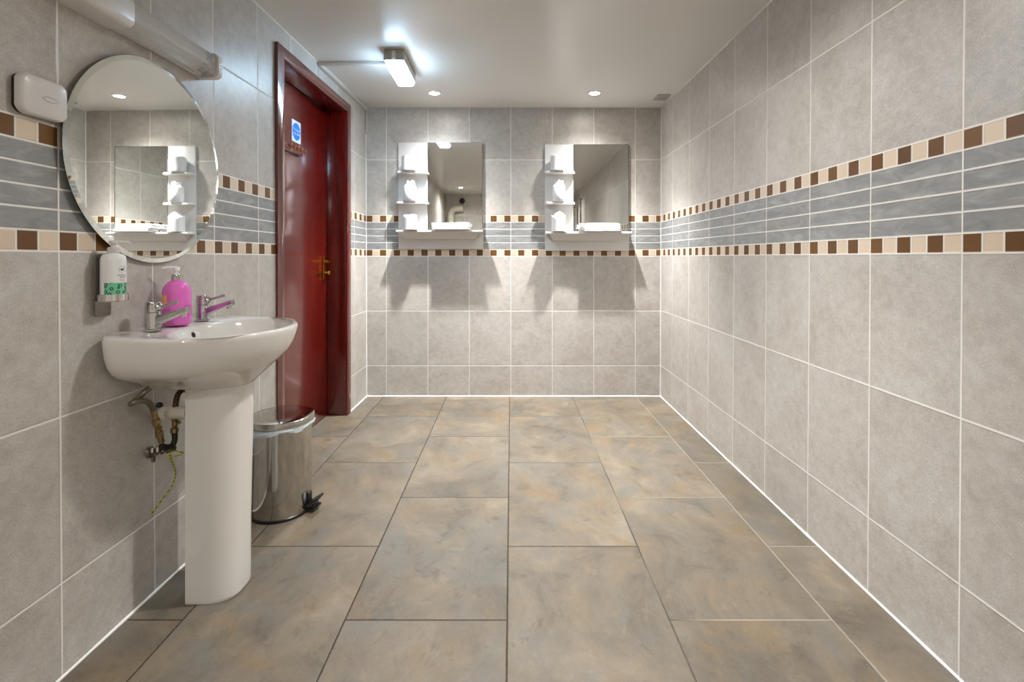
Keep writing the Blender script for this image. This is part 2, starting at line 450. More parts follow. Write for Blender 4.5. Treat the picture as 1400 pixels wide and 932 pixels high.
# fire door sign
def text_bm(txt, size, mt, depth=.0006):
    cu = bpy.data.curves.new('t', 'FONT'); cu.body = txt; cu.size = size
    cu.align_x = 'CENTER'; cu.align_y = 'CENTER'; cu.extrude = depth
    o = bpy.data.objects.new('t', cu); C.objects.link(o)
    bpy.context.view_layer.update()
    me = bpy.data.meshes.new_from_object(o.evaluated_get(bpy.context.evaluated_depsgraph_get()))
    bm = nb(); bm.from_mesh(me); bm.transform(mt)
    bpy.data.objects.remove(o); bpy.data.curves.remove(cu); bpy.data.meshes.remove(me)
    return bm
FACE = Matrix(((0, 0, 1, 0), (1, 0, 0, 0), (0, 1, 0, 0), (0, 0, 0, 1)))   # text plane -> faces +x, reads along +y
sg = thing('fire_door_sign', 'white square sign with blue disc on the red door', 'sign', door_pt(2.845, 1.745), TOE)
bm = nb(); prism(bm, rrect(.112, .126, .004, cx=0, cy=.063), .0002, .0022, 'x'); obj('plate', bm, M['sign_white'], sg)
bm = nb(); lathe(bm, [(.0005, 0), (.0500, 0), (.0500, .0006), (.0005, .0006)], mat=axis_mat((.0023, 0, .063), (1, 0, 0)), seg=64); obj('blue_disc', bm, M['sign_blue'], sg)
bm = text_bm('Fire door', .0205, Matrix.Translation((.0036, 0, .073)) @ FACE)
t = text_bm('keep shut', .0205, Matrix.Translation((.0036, 0, .050)) @ FACE); add(bm, t)
obj('lettering', bm, M['sign_white'], sg, 0)
# coat rack
cr = thing('coat_rack', 'short brown wooden rail with small hooks on the red door', 'coat rack', door_pt(2.765, 1.672), TOE)
bm = nb(); box(bm, (.011, 0, .019), (.020, .255, .038), .004, 3); obj('rail', bm, M['wood_rail'], cr)
for k in range(5):
    y = -.085 + k * .046
    bm = nb(); tube(bm, spline([(.021, y, .026), (.038, y, .024), (.046, y, .013), (.049, y, .020), (.050, y, .029)]), .0032, 10)
    lathe(bm, [(.001, 0), (.009, .0005), (.009, .002), (.001, .0028)], mat=axis_mat((.021, y, .024), (1, 0, 0)), seg=20)
    lathe(bm, [(.001, -.005), (.004, -.003), (.005, 0), (.004, .003), (.001, .005)], c=(.050, y, .031), seg=14)
    obj('hook', bm, M['copper'], cr)

# ------------------------------------------------------------------ wash basin
def wl(y, h, off=0.): return (XL(y, h) + off, y, h)
BY = 1.590
bx = XL(BY, .8) + .001
basin = thing('wash_basin', 'white oval ceramic wash basin fixed to the left wall', 'basin', (bx, BY, 0), TOE)
NR = 96
def dring(W, P, z, pc=.13, nb_=5.5, nf=2.15, z_back=0., p0=0.0):
    out = []
    for i in range(NR):
        a = 2 * PI * i / NR; c, s = math.cos(a), math.sin(a)
        n = nf if s > 0 else nb_
        # W eases with the front half so sides round into the back
        q = abs(c) ** (2 / (nf if s > 0 else 3.4)) * (1 if c >= 0 else -1) * W
        pr = abs(s) ** (2 / n)
        p = pc + (P - pc) * pr if s > 0 else pc - (pc - p0) * pr
        out.append(Vector((p, q, z + (z_back * (1 - min(1, max(0, (p - .04) / .14)))))))
    return out
def bowl(ap, aq, pc, z, n=2.2):
    out = []
    for i in range(NR):
        a = 2 * PI * i / NR; c, s = math.cos(a), math.sin(a)
        out.append(Vector((pc + ap * (abs(s) ** (2 / n)) * (1 if s >= 0 else -1), aq * (abs(c) ** (2 / n)) * (1 if c >= 0 else -1), z)))
    return out
bm = nb()
rings = []
for z, W, P in ((.6715, .0845, .3060), (.676, .090, .313), (.690, .112, .326), (.706, .146, .342), (.722, .186, .357), (.736, .217, .372), (.752, .238, .390),
                (.775, .253, .408), (.800, .2615, .421), (.822, .265, .428), (.838, .267, .4325), (.846, .267, .4335)):
    rings.append(dring(W, P, z))
rings.append(dring(.2655, .4325, .8515, z_back=.003))
rings.append(dring(.261, .4285, .8545, z_back=.005))
rings.append(dring(.254, .421, .8550, z_back=.006))
rings.append([a.lerp(b, .5) for a, b in zip(dring(.250, .416, .8548, z_back=.006), bowl(.149, .236, .262, .8545))])
rings.append(bowl(.149, .236, .262, .8540))
rings.append(bowl(.145, .231, .262, .8500))
for z, k in ((.838, .955), (.815, .90), (.790, .83), (.765, .73), (.745, .60), (.732, .44), (.726, .25), (.724, .10)):
    rings.append(bowl(.145 * k, .231 * k, .262 - .012 * (1 - k), z))
loft(bm, rings)
obj('bowl', bm, M['ceramic'], basin, 50)
bm = nb(); lathe(bm, [(.001, 0), (.011, 0), (.011, .0015), (.0075, .002), (.0073, -.004), (.001, -.004)], mat=axis_mat((.1245, -.012, .828), (1, 0, .25)), seg=24)
obj('overflow_ring', bm, M['chrome'], basin)
bm = nb(); lathe(bm, [(.001, .0012), (.0080, .0012), (.0080, .0032), (.001, .0032)], mat=axis_mat((.1247, -.012, .828), (1, 0, .25)), seg=24)
obj('overflow_hole', bm, M['dark'], basin)
bm = nb(); lathe(bm, [(.001, 0), (.030, 0), (.032, .003), (.026, .005), (.022, .003), (.001, .002)], c=(.25, 0, .7245), seg=32)
obj('drain', bm, M['chrome'], basin)
def tap(y):
    t = bpy.data.objects.new('tap', None); C.objects.link(t); t.parent = basin; t.location = (.075, y, .8598)
    bm = nb(); lathe(bm, [(.0235, 0), (.0240, .002), (.0240, .0045), (.0200, .006), (.0200, .054), (.0192, .0548)], seg=40)
    obj('tap_body', bm, M['chrome'], t)
    bm = nb(); lathe(bm, [(.0190, .0556), (.0200, .0562), (.0200, .084), (.0185, .0872), (.001, .0880)], seg=40)
    obj('tap_cap', bm, M['chrome'], t)
    # spout: tapering rounded bar rising out of the body
    bm = nb(); rr = []
    for k in range(9):
        u = k / 8; x = .008 + .098 * u; z = .028 + .035 * u; w = .0125 - .0015 * u; hh = .0135 - .0048 * u
        rr.append([Vector((x - .25 * (b), a, z + b)) for a, b in rrect(2 * w, 2 * hh, min(w, hh) * .55, 5)])
    loft(bm, rr); obj('spout', bm, M['chrome'], t, 35)
    bm = nb(); cyl(bm, (.092, 0, .050), (.094, 0, .041), .0085, .0085, bev=.001); obj('aerator', bm, M['chrome'], t)
    bm = nb(); lathe(bm, [(.013, 0), (.0135, .002), (.0115, .008), (.0085, .011), (.001, .0115)], mat=axis_mat((.016, 0, .071), (1, 0, .12)), seg=24)
    cyl(bm, (.024, 0, .0720), (.076, 0, .0865), .0042, .0050, bev=.0012)
    obj('lever', bm, M['chrome'], t)
tap(-.118); tap(.112)

# pedestal
ped = thing('basin_pedestal', 'white ceramic pedestal column standing under the wash basin', 'pedestal', (-1.013, 1.597, 0), 0)
def pring(D, Wd, z, n=3.0):
    out = [Vector((0, -Wd, z))]
    N = 40
    for i in range(N + 1):
        a = -PI / 2 + PI * i / N; c, s = math.cos(a), math.sin(a)
        out.append(Vector((.045 + (D - .045) * abs(c) ** (2 / 2.2), Wd * (abs(s) ** (2 / n)) * (1 if s > 0 else -1), z)))
    out.append(Vector((0, Wd, z)))
    t = .012
    out += [Vector((0, Wd - t, z)), Vector((.05, Wd - t - .004, z)), Vector((D * .80, Wd * .45, z)), Vector((D * .80, -Wd * .45, z)), Vector((.05, -Wd + t + .004, z)), Vector((0, -Wd + t, z))]
    return out
bm = nb(); rr = []
for z, D, Wd in ((0, .139, .0820), (.004, .1425, .0838), (.012, .1435, .0842), (.08, .1435, .0842), (.20, .144, .0842), (.35, .147, .0848), (.50, .151, .0855), (.60, .153, .0838), (.66, .1535, .0838), (.6710, .1535, .0838)):
    rr.append(pring(D, Wd, z))
loft(bm, rr); obj('column', bm, M['ceramic'], ped, 45)

# ------------------------------------------------------------------ plumbing under the basin
def pxz(x, y, X):                     # a point on the plane X = const seen at reference pixel (x, y)
    Y = -X * F / (699 - x); return Vector((X, Y, CAM_H + (349 - y) * Y / F))
pl = thing('basin_pipework', 'brass valves, braided hoses and waste pipe on the wall behind the pedestal', 'pipes', (XL(1.6, .5) + .002, 1.6, .45))
po = Vector(pl.location)
def L(x, y, off): return pxz(x, y, XL(1.6, .5) + off) - po
bm = nb(); tube(bm, spline([L(205, 530, .068), L(198, 536, .060), L(188, 545, .044), L(181.5, 550, .034), L(179, 552, .042), L(182, 550.5, .056), L(191, 547.5, .064), L(203, 550, .064), L(210, 560, .058)]), .0082, 12)
obj('braided_hose', bm, M['hose'], pl)
bm = nb(); tube(bm, spline([L(258, 533, .08), L(249, 533.5, .08), L(243, 540, .078), L(240.5, 552, .075), L(240, 572, .072)]), .0085, 12); obj('braided_hose', bm, M['hose_dark'], pl, label='dark brown hose')
def valve(pts, rs, name='isolating_valve'):
    bm = nb()
    for (a, b, r, sg_) in zip(pts, pts[1:], rs, (6, 24, 6, 24, 6, 24)): cyl(bm, a, b, r, r, seg=sg_, bev=.0012)
    return bm
v1 = [L(210.5, 560, .058), L(211.5, 566, .058), L(213, 573, .058), L(214, 580, .058), L(217, 590, .058), L(218.5, 596, .058), L(221, 604, .055)]
bm = valve(v1, (.010, .008, .012, .0085, .0125, .009)); cyl(bm, L(214, 585, .058), L(220, 584, .075), .006, .005); obj('isolating_valve', bm, M['old_brass'], pl)
v2 = [L(239.5, 571, .070), L(239.3, 575, .070), L(239, 582, .070), L(238.8, 585, .070), L(238.5, 591, .070)]
bm = valve(v2, (.0115, .008, .009, .012)); cyl(bm, L(240, 578, .070), L(246, 577, .085), .005, .005); obj('isolating_valve', bm, M['old_brass'], pl)
bm = nb(); tube(bm, spline([L(238.5, 590, .07), L(239, 600, .07), L(236, 608, .066), L(228, 611, .06), L(220, 609, .055)]), .0085, 12); obj('elbow_pipe', bm, M['rubber'], pl)
bm = nb(); cyl(bm, L(224, 564.5, .03), L(258, 564, .13), .0195, bev=.002); cyl(bm, L(219, 565, .0), L(226, 564.5, .05), .022, bev=.002); obj('waste_pipe', bm, M['pipe'], pl)
bm = nb(); lathe(bm, [(.001, -.009), (.008, -.006), (.011, 0), (.008, .006), (.001, .009)], c=L(218, 553.5, .03), seg=16); obj('pipe_stub', bm, M['rubber'], pl)
# manifold on the wall
bm = nb(); cyl(bm, L(204, 618, .012), L(240, 612, .055), .0095, bev=.001)
for x, y, o_ in ((206, 617, .02), (213, 616, .03), (220, 615, .038), (227, 614, .044)):
    cyl(bm, L(x, y, o_), L(x + 4, y - .7, o_ + .006), .0145, seg=6, bev=.001)
box(bm, L(210, 627, .025), (.008, .012, .020), .002)
obj('pipe_manifold', bm, M['steel_dull'], pl)
bm = nb(); lathe(bm, [(.016, -.006), (.0185, -.004), (.0185, .004), (.016, .006)], mat=axis_mat(L(205, 618, .014), (1, .2, .1)), seg=24, ring=True); obj('pipe_clamp', bm, M['steel_dull'], pl)
bm = nb(); tube(bm, spline([L(228, 622, .05), L(236, 616, .06), L(248, 618, .075), L(250, 620, .075), L(240, 623, .06), L(232, 623.5, .055)]), .0024, 8)
tube(bm, spline([L(231, 615, .055), L(234, 628, .055), L(240, 645, .05), L(236, 662, .04), L(222, 682, .025), L(211, 697, .012), L(207, 703, .004)]), .0026, 8)
obj('earth_wire', bm, M['earth'], pl, label='yellow and green wire')

# ------------------------------------------------------------------ pink soap bottle
sb = thing('soap_bottle', 'pink liquid soap bottle with pump between the two taps', 'soap bottle', (-1.087, 1.583, .8606), R(-20))
bm = nb(); lathe(bm, [(.034, 0), (.0385, .002), (.0405, .007), (.0408, .014), (.0408, .098), (.0398, .110), (.0365, .123), (.0300, .134), (.0210, .141), (.0150, .1435), (.0145, .1465)], seg=48)
obj('body', bm, M['pink'], sb)
bm = nb(); lathe(bm, [(.0150, .1455), (.0158, .146), (.0158, .163), (.0150, .1645), (.005, .1650)], seg=36); obj('collar', bm, M['chrome'], sb)
bm = nb(); cyl(bm, (0, 0, .165), (0, 0, .181), .0045); lathe(bm, [(.0085, .175), (.0092, .177), (.0092, .186), (.0080, .1885), (.001, .189)], seg=24)
tube(bm, [Vector(p) for p in ((0, 0, .1860), (-.012, -.022, .1868), (-.019, -.036, .1835))], lambda t: .0046 - .0015 * t, 12)
obj('pump', bm, M['pump'], sb)
def patch(bm, r, a0, a1, z0, z1, n=10, mi=0, sx=1.):
    lo, hi = [], []
    ang = [R(a0 + (a1 - a0) * i / n) for i in range(n + 1)]
    ring = lambda rr_, z: [Vector((rr_ * math.cos(a), rr_ * math.sin(a), z)) for a in ang]
    o0, o1, i0, i1 = ring(r, z0), ring(r, z1), ring(r - .0006, z0), ring(r - .0006, z1)
    loft(bm, [a for a in (i0, o0, o1, i1)], False, False, False, mi)
bm = nb(); patch(bm, .0414, -112, -74, .064, .099); obj('front_label', bm, M['orange'], sb, label='orange label')
bm = nb(); patch(bm, .0414, -112, -74, .012, .026); obj('front_label', bm, M['orange'], sb, label='orange label')
bm = nb()
for z, a0, a1 in ((.061, -6, 40), (.053, 0, 38), (.046, -8, 42), (.038, 2, 36), (.031, -6, 40)): patch(bm, .0414, a0, a1, z, z + .0028)
obj('side_print', bm, M['pink_label'], sb, label='dark pink print')

# ------------------------------------------------------------------ soap dispenser in a wall bracket
SY = 1.368
sd = thing('soap_dispenser', 'white bottle with green label held in a chrome bracket by the round mirror', 'soap dispenser', (XL(SY, 1.) + .002, SY, .915), TOE)
bm = nb(); prism(bm, rrect(.052, .176, .006, cx=.001, cy=.088), .010, .0125, 'x'); box(bm, (.005, .004, .05), (.010, .02, .06), .001); box(bm, (.005, .004, .14), (.010, .02, .03), .001)
obj('backplate', bm, M['steel_dull'], sd)
bm = nb()
pts = [(.0125, -.020), (.030, -.034), (.052, -.033), (.0695, -.018), (.0735, 0.), (.0695, .018), (.052, .033), (.030, .034), (.0125, .024)]
band_ = spline([Vector((a, b, .054)) for a, b in pts], 6); w = .009
loft(bm, [[p + Vector((0, 0, -w)) for p in band_], [p + Vector((0, 0, w)) for p in band_], [p + (p - Vector((.041, 0, .054))).normalized() * .0015 + Vector((0, 0, w)) for p in band_], [p + (p - Vector((.041, 0, .054))).normalized() * .0015 + Vector((0, 0, -w)) for p in band_], [p + Vector((0, 0, -w)) for p in band_]], False, False, False)
box(bm, (.040, 0, .0435), (.062, .056, .002), .0005)
obj('holder_band', bm, M['chrome'], sd)
bo = (.042, 0, .0450)
bm = nb(); lathe(bm, [(.026, 0), (.0290, .003), (.0296, .010), (.0296, .112), (.0285, .121), (.0240, .128), (.0150, .1315), (.0120, .1330)], c=bo, seg=44)
bt = obj('bottle', bm, M['bottle'], sd)
def at_bottle(b): bmesh.ops.translate(b, vec=bo, verts=b.verts[:]); return b
bm = nb(); patch(bm, .0301, -90, 24, .0165, .0500, 18); obj('green_band', at_bottle(bm), M['green'], bt, label='green dotted label')
# small round emblem with a dark bird-like mark, printed lines
bm = nb(); rr_ = .0300
def mark(bm, pts, mi=0):
    vs = []
    for a, z in pts: vs.append(bm.verts.new(((rr_ + .0004) * math.cos(R(a)), (rr_ + .0004) * math.sin(R(a)), z)))
    bm.faces.new(vs).material_index = mi
ca, cz = -10, .0875
ring_o = [(ca + 17 * math.cos(2 * PI * i / 30), cz + .0095 * math.sin(2 * PI * i / 30)) for i in range(30)]
ring_i = [(ca + 15 * math.cos(2 * PI * i / 30), cz + .0084 * math.sin(2 * PI * i / 30)) for i in range(30)]
for i in range(30):
    j = (i + 1) % 30; mark(bm, [ring_o[i], ring_o[j], ring_i[j], ring_i[i]], 2)
mark(bm, [(ca - 9, cz - .001), (ca - 5, cz - .0035), (ca + 3, cz - .0040), (ca + 8, cz - .0015), (ca + 11, cz + .0035), (ca + 7, cz + .0020), (ca + 3, cz + .0005), (ca - 1, cz + .0015), (ca - 4, cz + .0030), (ca - 7, cz + .0012)], 0)
rnd = random.Random(4)
def dashes(z, a0, a1, h, mi):
    a = a0
    while a < a1:
        w_ = rnd.uniform(2.0, 4.2); mark(bm, [(a, z), (a + w_, z), (a + w_, z + h * rnd.uniform(.75, 1)), (a, z + h * rnd.uniform(.75, 1))], mi); a += w_ + 1.0
dashes(.0700, -34, 14, .0022, 0); dashes(.0645, -22, 10, .0022, 0); dashes(.0580, -22, 12, .0016, 1); dashes(.0548, -20, 8, .0014, 1)
obj('printed_label', at_bottle(bm), [M['ink'], M['red_ink'], M['ink_grey']], bt, 0, label='small dark emblem and lettering')
bm = nb(); lathe(bm, [(.0130, .1325), (.0140, .134), (.0140, .146), (.0110, .149), (.0060, .150), (.0060, .158), (.0105, .159), (.0105, .1655), (.009, .167), (.001, .1672)], c=bo, seg=28)
tube(bm, [Vector(bo) + Vector(p) for p in ((0, 0, .1625), (.012, .010, .1640), (.024, .020, .1630), (.029, .024, .1595))], lambda t: .0048 - .0012 * t, 12)
obj('pump', bm, M['plastic'], sd)

# ------------------------------------------------------------------ round mirror
MY, MH, MR = 1.568, 1.384, .322
rm = thing('round_mirror', 'round frameless mirror hanging on the left wall above the wash basin', 'mirror', (XL(MY, MH) + .002, MY, MH), TOE)
AX = axis_mat((0, 0, 0), (1, 0, 0))
bm = nb(); lathe(bm, [(.001, 0), (.22, 0), (.22, .012), (.001, .012)], mat=AX, seg=64); obj('backing', bm, M['edge'], rm)
bm = nb(); lathe(bm, [(.001, .0122), (MR - .001, .0122), (MR, .0135), (MR, .0150), (.001, .0150)], mat=AX, seg=128); obj('glass_edge', bm, M['edge'], rm)
bm = nb(); lathe(bm, [(MR - .0145, .0152), (MR - .0005, .0151), (MR - .0008, .0156), (MR - .0145, .0180)], mat=AX, seg=160)
for f in [f for f in bm.faces if len(f.verts) > 4]: bm.faces.remove(f)
obj('bevelled_rim', bm, M['bevel'], rm, 20)
bm = nb(); lathe(bm, [(.001, .0152), (MR - .0146, .0152), (MR - .0146, .0180), (.001, .0180)], mat=AX, seg=160); obj('glass', bm, M['mirror'], rm, 20)

# ------------------------------------------------------------------ shaver light above the mirror
LY = 1.522
wlt = thing('wall_light', 'white strip light with clear cover above the round mirror', 'wall light', (XL(LY, 1.78) + .002, LY, 1.740), TOE)
def lprof(d, h, y, z0=0.):
    pts = [(0, 0), (.030, 0)] + [(d - .022 + .022 * math.cos(R(a)), .022 + .022 * math.sin(R(a))) for a in range(-90, 1, 15)] + \
          [(d - .026 + .026 * math.cos(R(a)), h - .026 + .026 * math.sin(R(a))) for a in range(0, 91, 15)] + [(0, h)]
    return [Vector((a, y, z0 + b)) for a, b in pts]
bm = nb(); loft(bm, [lprof(.076, .088, -.291), lprof(.082, .092, -.286, -.002), lprof(.082, .092, -.122, -.002), lprof(.080, .090, -.118, -.001)]); obj('end_housing', bm, M['plastic'], wlt, 35)
bm = nb(); box(bm, (.009, .082, .045), (.018, .405, .086), .003); obj('back_tray', bm, M['plastic'], wlt)
bm = nb(); loft(bm, [lprof(.074, .084, -.1175, .003), lprof(.074, .084, .268, .003)]); obj('clear_cover', bm, M['clear'], wlt, 35)
bm = nb(); cyl(bm, (.044, -.105, .046), (.044, .255, .046), .008, seg=20); 
obj('lamp_tube', bm, M['plastic'], wlt)
for yy in (-.108, .252):
    bm = nb(); box(bm, (.036, yy, .046), (.036, .016, .030), .003); obj('lamp_holder', bm, M['plastic_grey'], wlt)
bm = nb(); loft(bm, [lprof(.078, .088, .268, .0), lprof(.082, .092, .271, -.002), lprof(.082, .092, .292, -.002), lprof(.076, .086, .297, .001)]); obj('end_cap', bm, M['plastic'], wlt, 35)
bm = nb()
for z in (.035, .046, .057): box(bm, (.0822, .281, z), (.0012, .006, .0035), .0004)
obj('vent_slot', bm, M['dark'], wlt)

# ------------------------------------------------------------------ white wall box at far left
QY = 1.195
qb = thing('wall_box', 'small white rounded plastic box with raised emblem at the far left wall', 'wall box', (XL(QY, 1.46) + .002, QY, 1.425), TOE)
def qring(k, x): return [Vector((x, a, b + .046)) for a, b in rrect(.112 * k, .093 * k, .016 * k, 8)]
def qbulge(pts, k=.006):
    return [Vector((p.x, p.y + (p.y > 0) * 0 + math.copysign(k * (1 - ((p.z - .046) / .0465) ** 2), p.y) * (abs(p.y) > .03), p.z + math.copysign(k * .7 * (1 - (p.y / .056) ** 2), p.z - .046) * (abs(p.z - .046) > .025))) for p in pts]
bm = nb(); loft(bm, [qbulge(qring(.97, 0)), qbulge(qring(.98, .008))]); obj('base', bm, M['black'], qb)
bm = nb(); loft(bm, [qbulge(qring(1., .008)), qbulge(qring(1.005, .014)), qbulge(qring(.985, .020)), qbulge(qring(.95, .0235)), qbulge(qring(.86, .0255)), qbulge(qring(.5, .0275))]); obj('cover', bm, M['plastic'], qb, 50)
bm = nb()
for s_ in (1, -1): tube(bm, spline([(.0272, -.012, .044), (.0278, .002, .044 + s_ * .006), (.0275, .022, .044 + s_ * .004), (.0262, .034, .044)]), .0009, 6)
obj('emblem', bm, M['plastic_grey'], qb)

# ------------------------------------------------------------------ pedal bin
bn = thing('pedal_bin', 'polished steel pedal bin standing beside the pedestal', 'bin', (-.985, 2.088, 0), R(-4))
BR = .122
bm = nb(); lathe(bm, [(.10, .0), (BR + .001, .0), (BR + .003, .004), (BR + .003, .011), (BR, .014), (.10, .014)], seg=64); obj('base_ring', bm, M['black'], bn)
bm = nb(); lathe(bm, [(BR - .004, .012), (BR, .014), (BR, .372), (BR - .002, .375), (BR - .004, .374), (BR - .004, .02)], seg=96); obj('body', bm, M['steel'], bn, 30)
bm = nb(); rr = []
rnd = random.Random(8)
for r, z, j in ((BR - .003, .366, 0), (BR + .003, .376, .001), (BR + .010, .372, .003), (BR + .013, .364, .004), (BR + .013, .354, .006), (BR + .009, .352, .006)):
    ph = rnd.random() * 6
    rr.append([Vector(((r + j * .5 * math.sin(9 * a + ph)) * math.cos(a), (r + j * .5 * math.sin(9 * a + ph)) * math.sin(a), z + j * math.sin(5 * a + 1) + (j * 2.2 * max(0, math.cos(a - .1)) if r > BR else 0))) for a in [2 * PI * i / 96 for i in range(96)]])
loft(bm, rr, False, False); obj('bin_liner', bm, M['liner'], bn, 60, label='pale plastic liner')
bm = nb(); lathe(bm, [(BR - .004, .378), (BR + .008, .379), (BR + .010, .382), (BR + .010, .399), (BR + .0085, .4035), (BR + .003, .4065), (BR * .6, .4085), (.001, .4095)], seg=96); obj('lid', bm, M['steel'], bn, 30)
bm = nb(); box(bm, (-BR - .008, 0, .385), (.018, .05, .03), .004); obj('hinge', bm, M['black'], bn)
bm = nb(); prism(bm, [(BR - .005, -.024), (BR + .034, -.030), (BR + .040, .030), (BR - .005, .024)], .012, .020); box(bm, (BR + .014, 0, .026), (.036, .048, .012), .003)
pd = obj('pedal', bm, M['black'], bn)
bm = nb(); rot = Matrix.Rotation(R(-32), 3, 'Y'); box(bm, (BR + .026, 0, .046), (.058, .058, .006), .002, rot=rot); obj('foot_plate', bm, M['black'], pd)
bm = nb(); box(bm, (BR + .029, 0, .042), (.060, .060, .002), .0008, rot=rot); obj('steel_edge', bm, M['steel'], pd)
bm = nb(); box(bm, (BR + .002, 0, .055), (.012, .030, .05), .004); obj('pedal_bracket', bm, M['black'], pd)

# ------------------------------------------------------------------ mirror shelf units on the back wall
def unit(name, label, x0, x1, z0, z1, xm, shelves, group):
    """x0..x1 board, xm = where the mirror starts, z = heights"""
    W = x1 - x0; cx = (x0 + x1) / 2
    u = thing(name, label, 'mirror shelf', (x0, YB - .001, z0), 0, group)
    H = z1 - z0; mx = xm - x0; bt_ = .018
    bm = nb(); box(bm, (W / 2, -bt_ / 2, H / 2), (W, bt_, H), .0015); obj('back_board', bm, M['white'], u)
    zb = shelves[-1] - z0
    bm = nb(); box(bm, ((mx + W - .006) / 2, -bt_ - .0022, (zb + H) / 2), (W - .006 - mx, .004, H - zb - .004), .0006); obj('mirror', bm, M['mirror'], u, 20)
    bm = nb(); prism(bm, [(mx - .002, -bt_ - .0005), (mx, -bt_ - .0005), (mx, -bt_ - .005), (mx - .002, -bt_ - .005)], zb, H - .002); 
    prism(bm, [(W - .006, -bt_ - .0003), (W - .0035, -bt_ - .0003), (W - .0035, -bt_ - .005), (W - .006, -bt_ - .005)], zb, H - .002)
    box(bm, ((mx + W - .006) / 2, -bt_ - .0025, H - .0012), (W - .006 - mx, .0045, .0024))
    obj('mirror_edge', bm, M['edge'], u)
    for k, s in enumerate(shelves[:-1]):
        d = .096; w = mx + .006
        poly = [(-.006, -bt_)] + [(.020 - .026 * math.cos(R(a)), -(d - .026) - .026 * math.sin(R(a))) for a in range(0, 91, 15)] + \
               [(w - .055 + .055 * math.sin(R(a)), -(d - .055) - .055 * math.cos(R(a))) for a in range(0, 91, 10)] + [(w, -bt_)]
        bm = nb(); prism(bm, poly, s - z0 - .015, s - z0); bmesh.ops.bevel(bm, geom=[e for e in bm.edges if abs(e.verts[0].co.z - e.verts[1].co.z) < 1e-6], offset=.002, segments=2, affect='EDGES')
        obj('shelf', bm, M['white'], u)
    bm = nb(); box(bm, (W / 2 + .001, -(bt_ + .104) / 2, zb - .0085), (W + .002, .104 - bt_, .017), .002); obj('shelf', bm, M['white'], u)
    bm = nb(); loft(bm, [[Vector((x, -bt_ - .0005, zb - .017)), Vector((x, -.092, zb - .017)), Vector((x + k_, -.036, zb - .066)), Vector((x + k_, -bt_ - .0005, zb - .066))] for x, k_ in ((.030, .026), (W - .030, -.026))])
    obj('apron', bm, M['white'], u, 20)
    return u
S = F / YB
def bxz(x, y): return ((x - 699) / S, CAM_H + (349 - y) / S)
def at_d(x, y, d): Y = YB - d; return ((x - 699) * Y / F, Y, CAM_H + (349 - y) * Y / F)
grp = None
UA = dict(x0=bxz(545.4, 0)[0], x1=bxz(660.6, 0)[0], z0=bxz(0, 340.2)[1], z1=bxz(0, 195.6)[1], xm=bxz(585.6, 0)[0], shelves=[at_d(0, 233.5, .09)[2], at_d(0, 275.2, .09)[2], at_d(0, 314.3, .104)[2]])
UB = dict(x0=bxz(744.8, 0)[0], x1=bxz(859.4, 0)[0], z0=bxz(0, 342.8)[1], z1=bxz(0, 198.2)[1], xm=bxz(783.8, 0)[0], shelves=[at_d(0, 233.6, .09)[2], at_d(0, 275.8, .09)[2], at_d(0, 316.6, .104)[2]])
unit('mirror_shelf_unit', 'white mirror unit with shelves nearer the red door', group='mirror shelf units on the back wall', **UA)
unit('mirror_shelf_unit', 'white mirror unit with shelves nearer the right wall', group='mirror shelf units on the back wall', **UB)

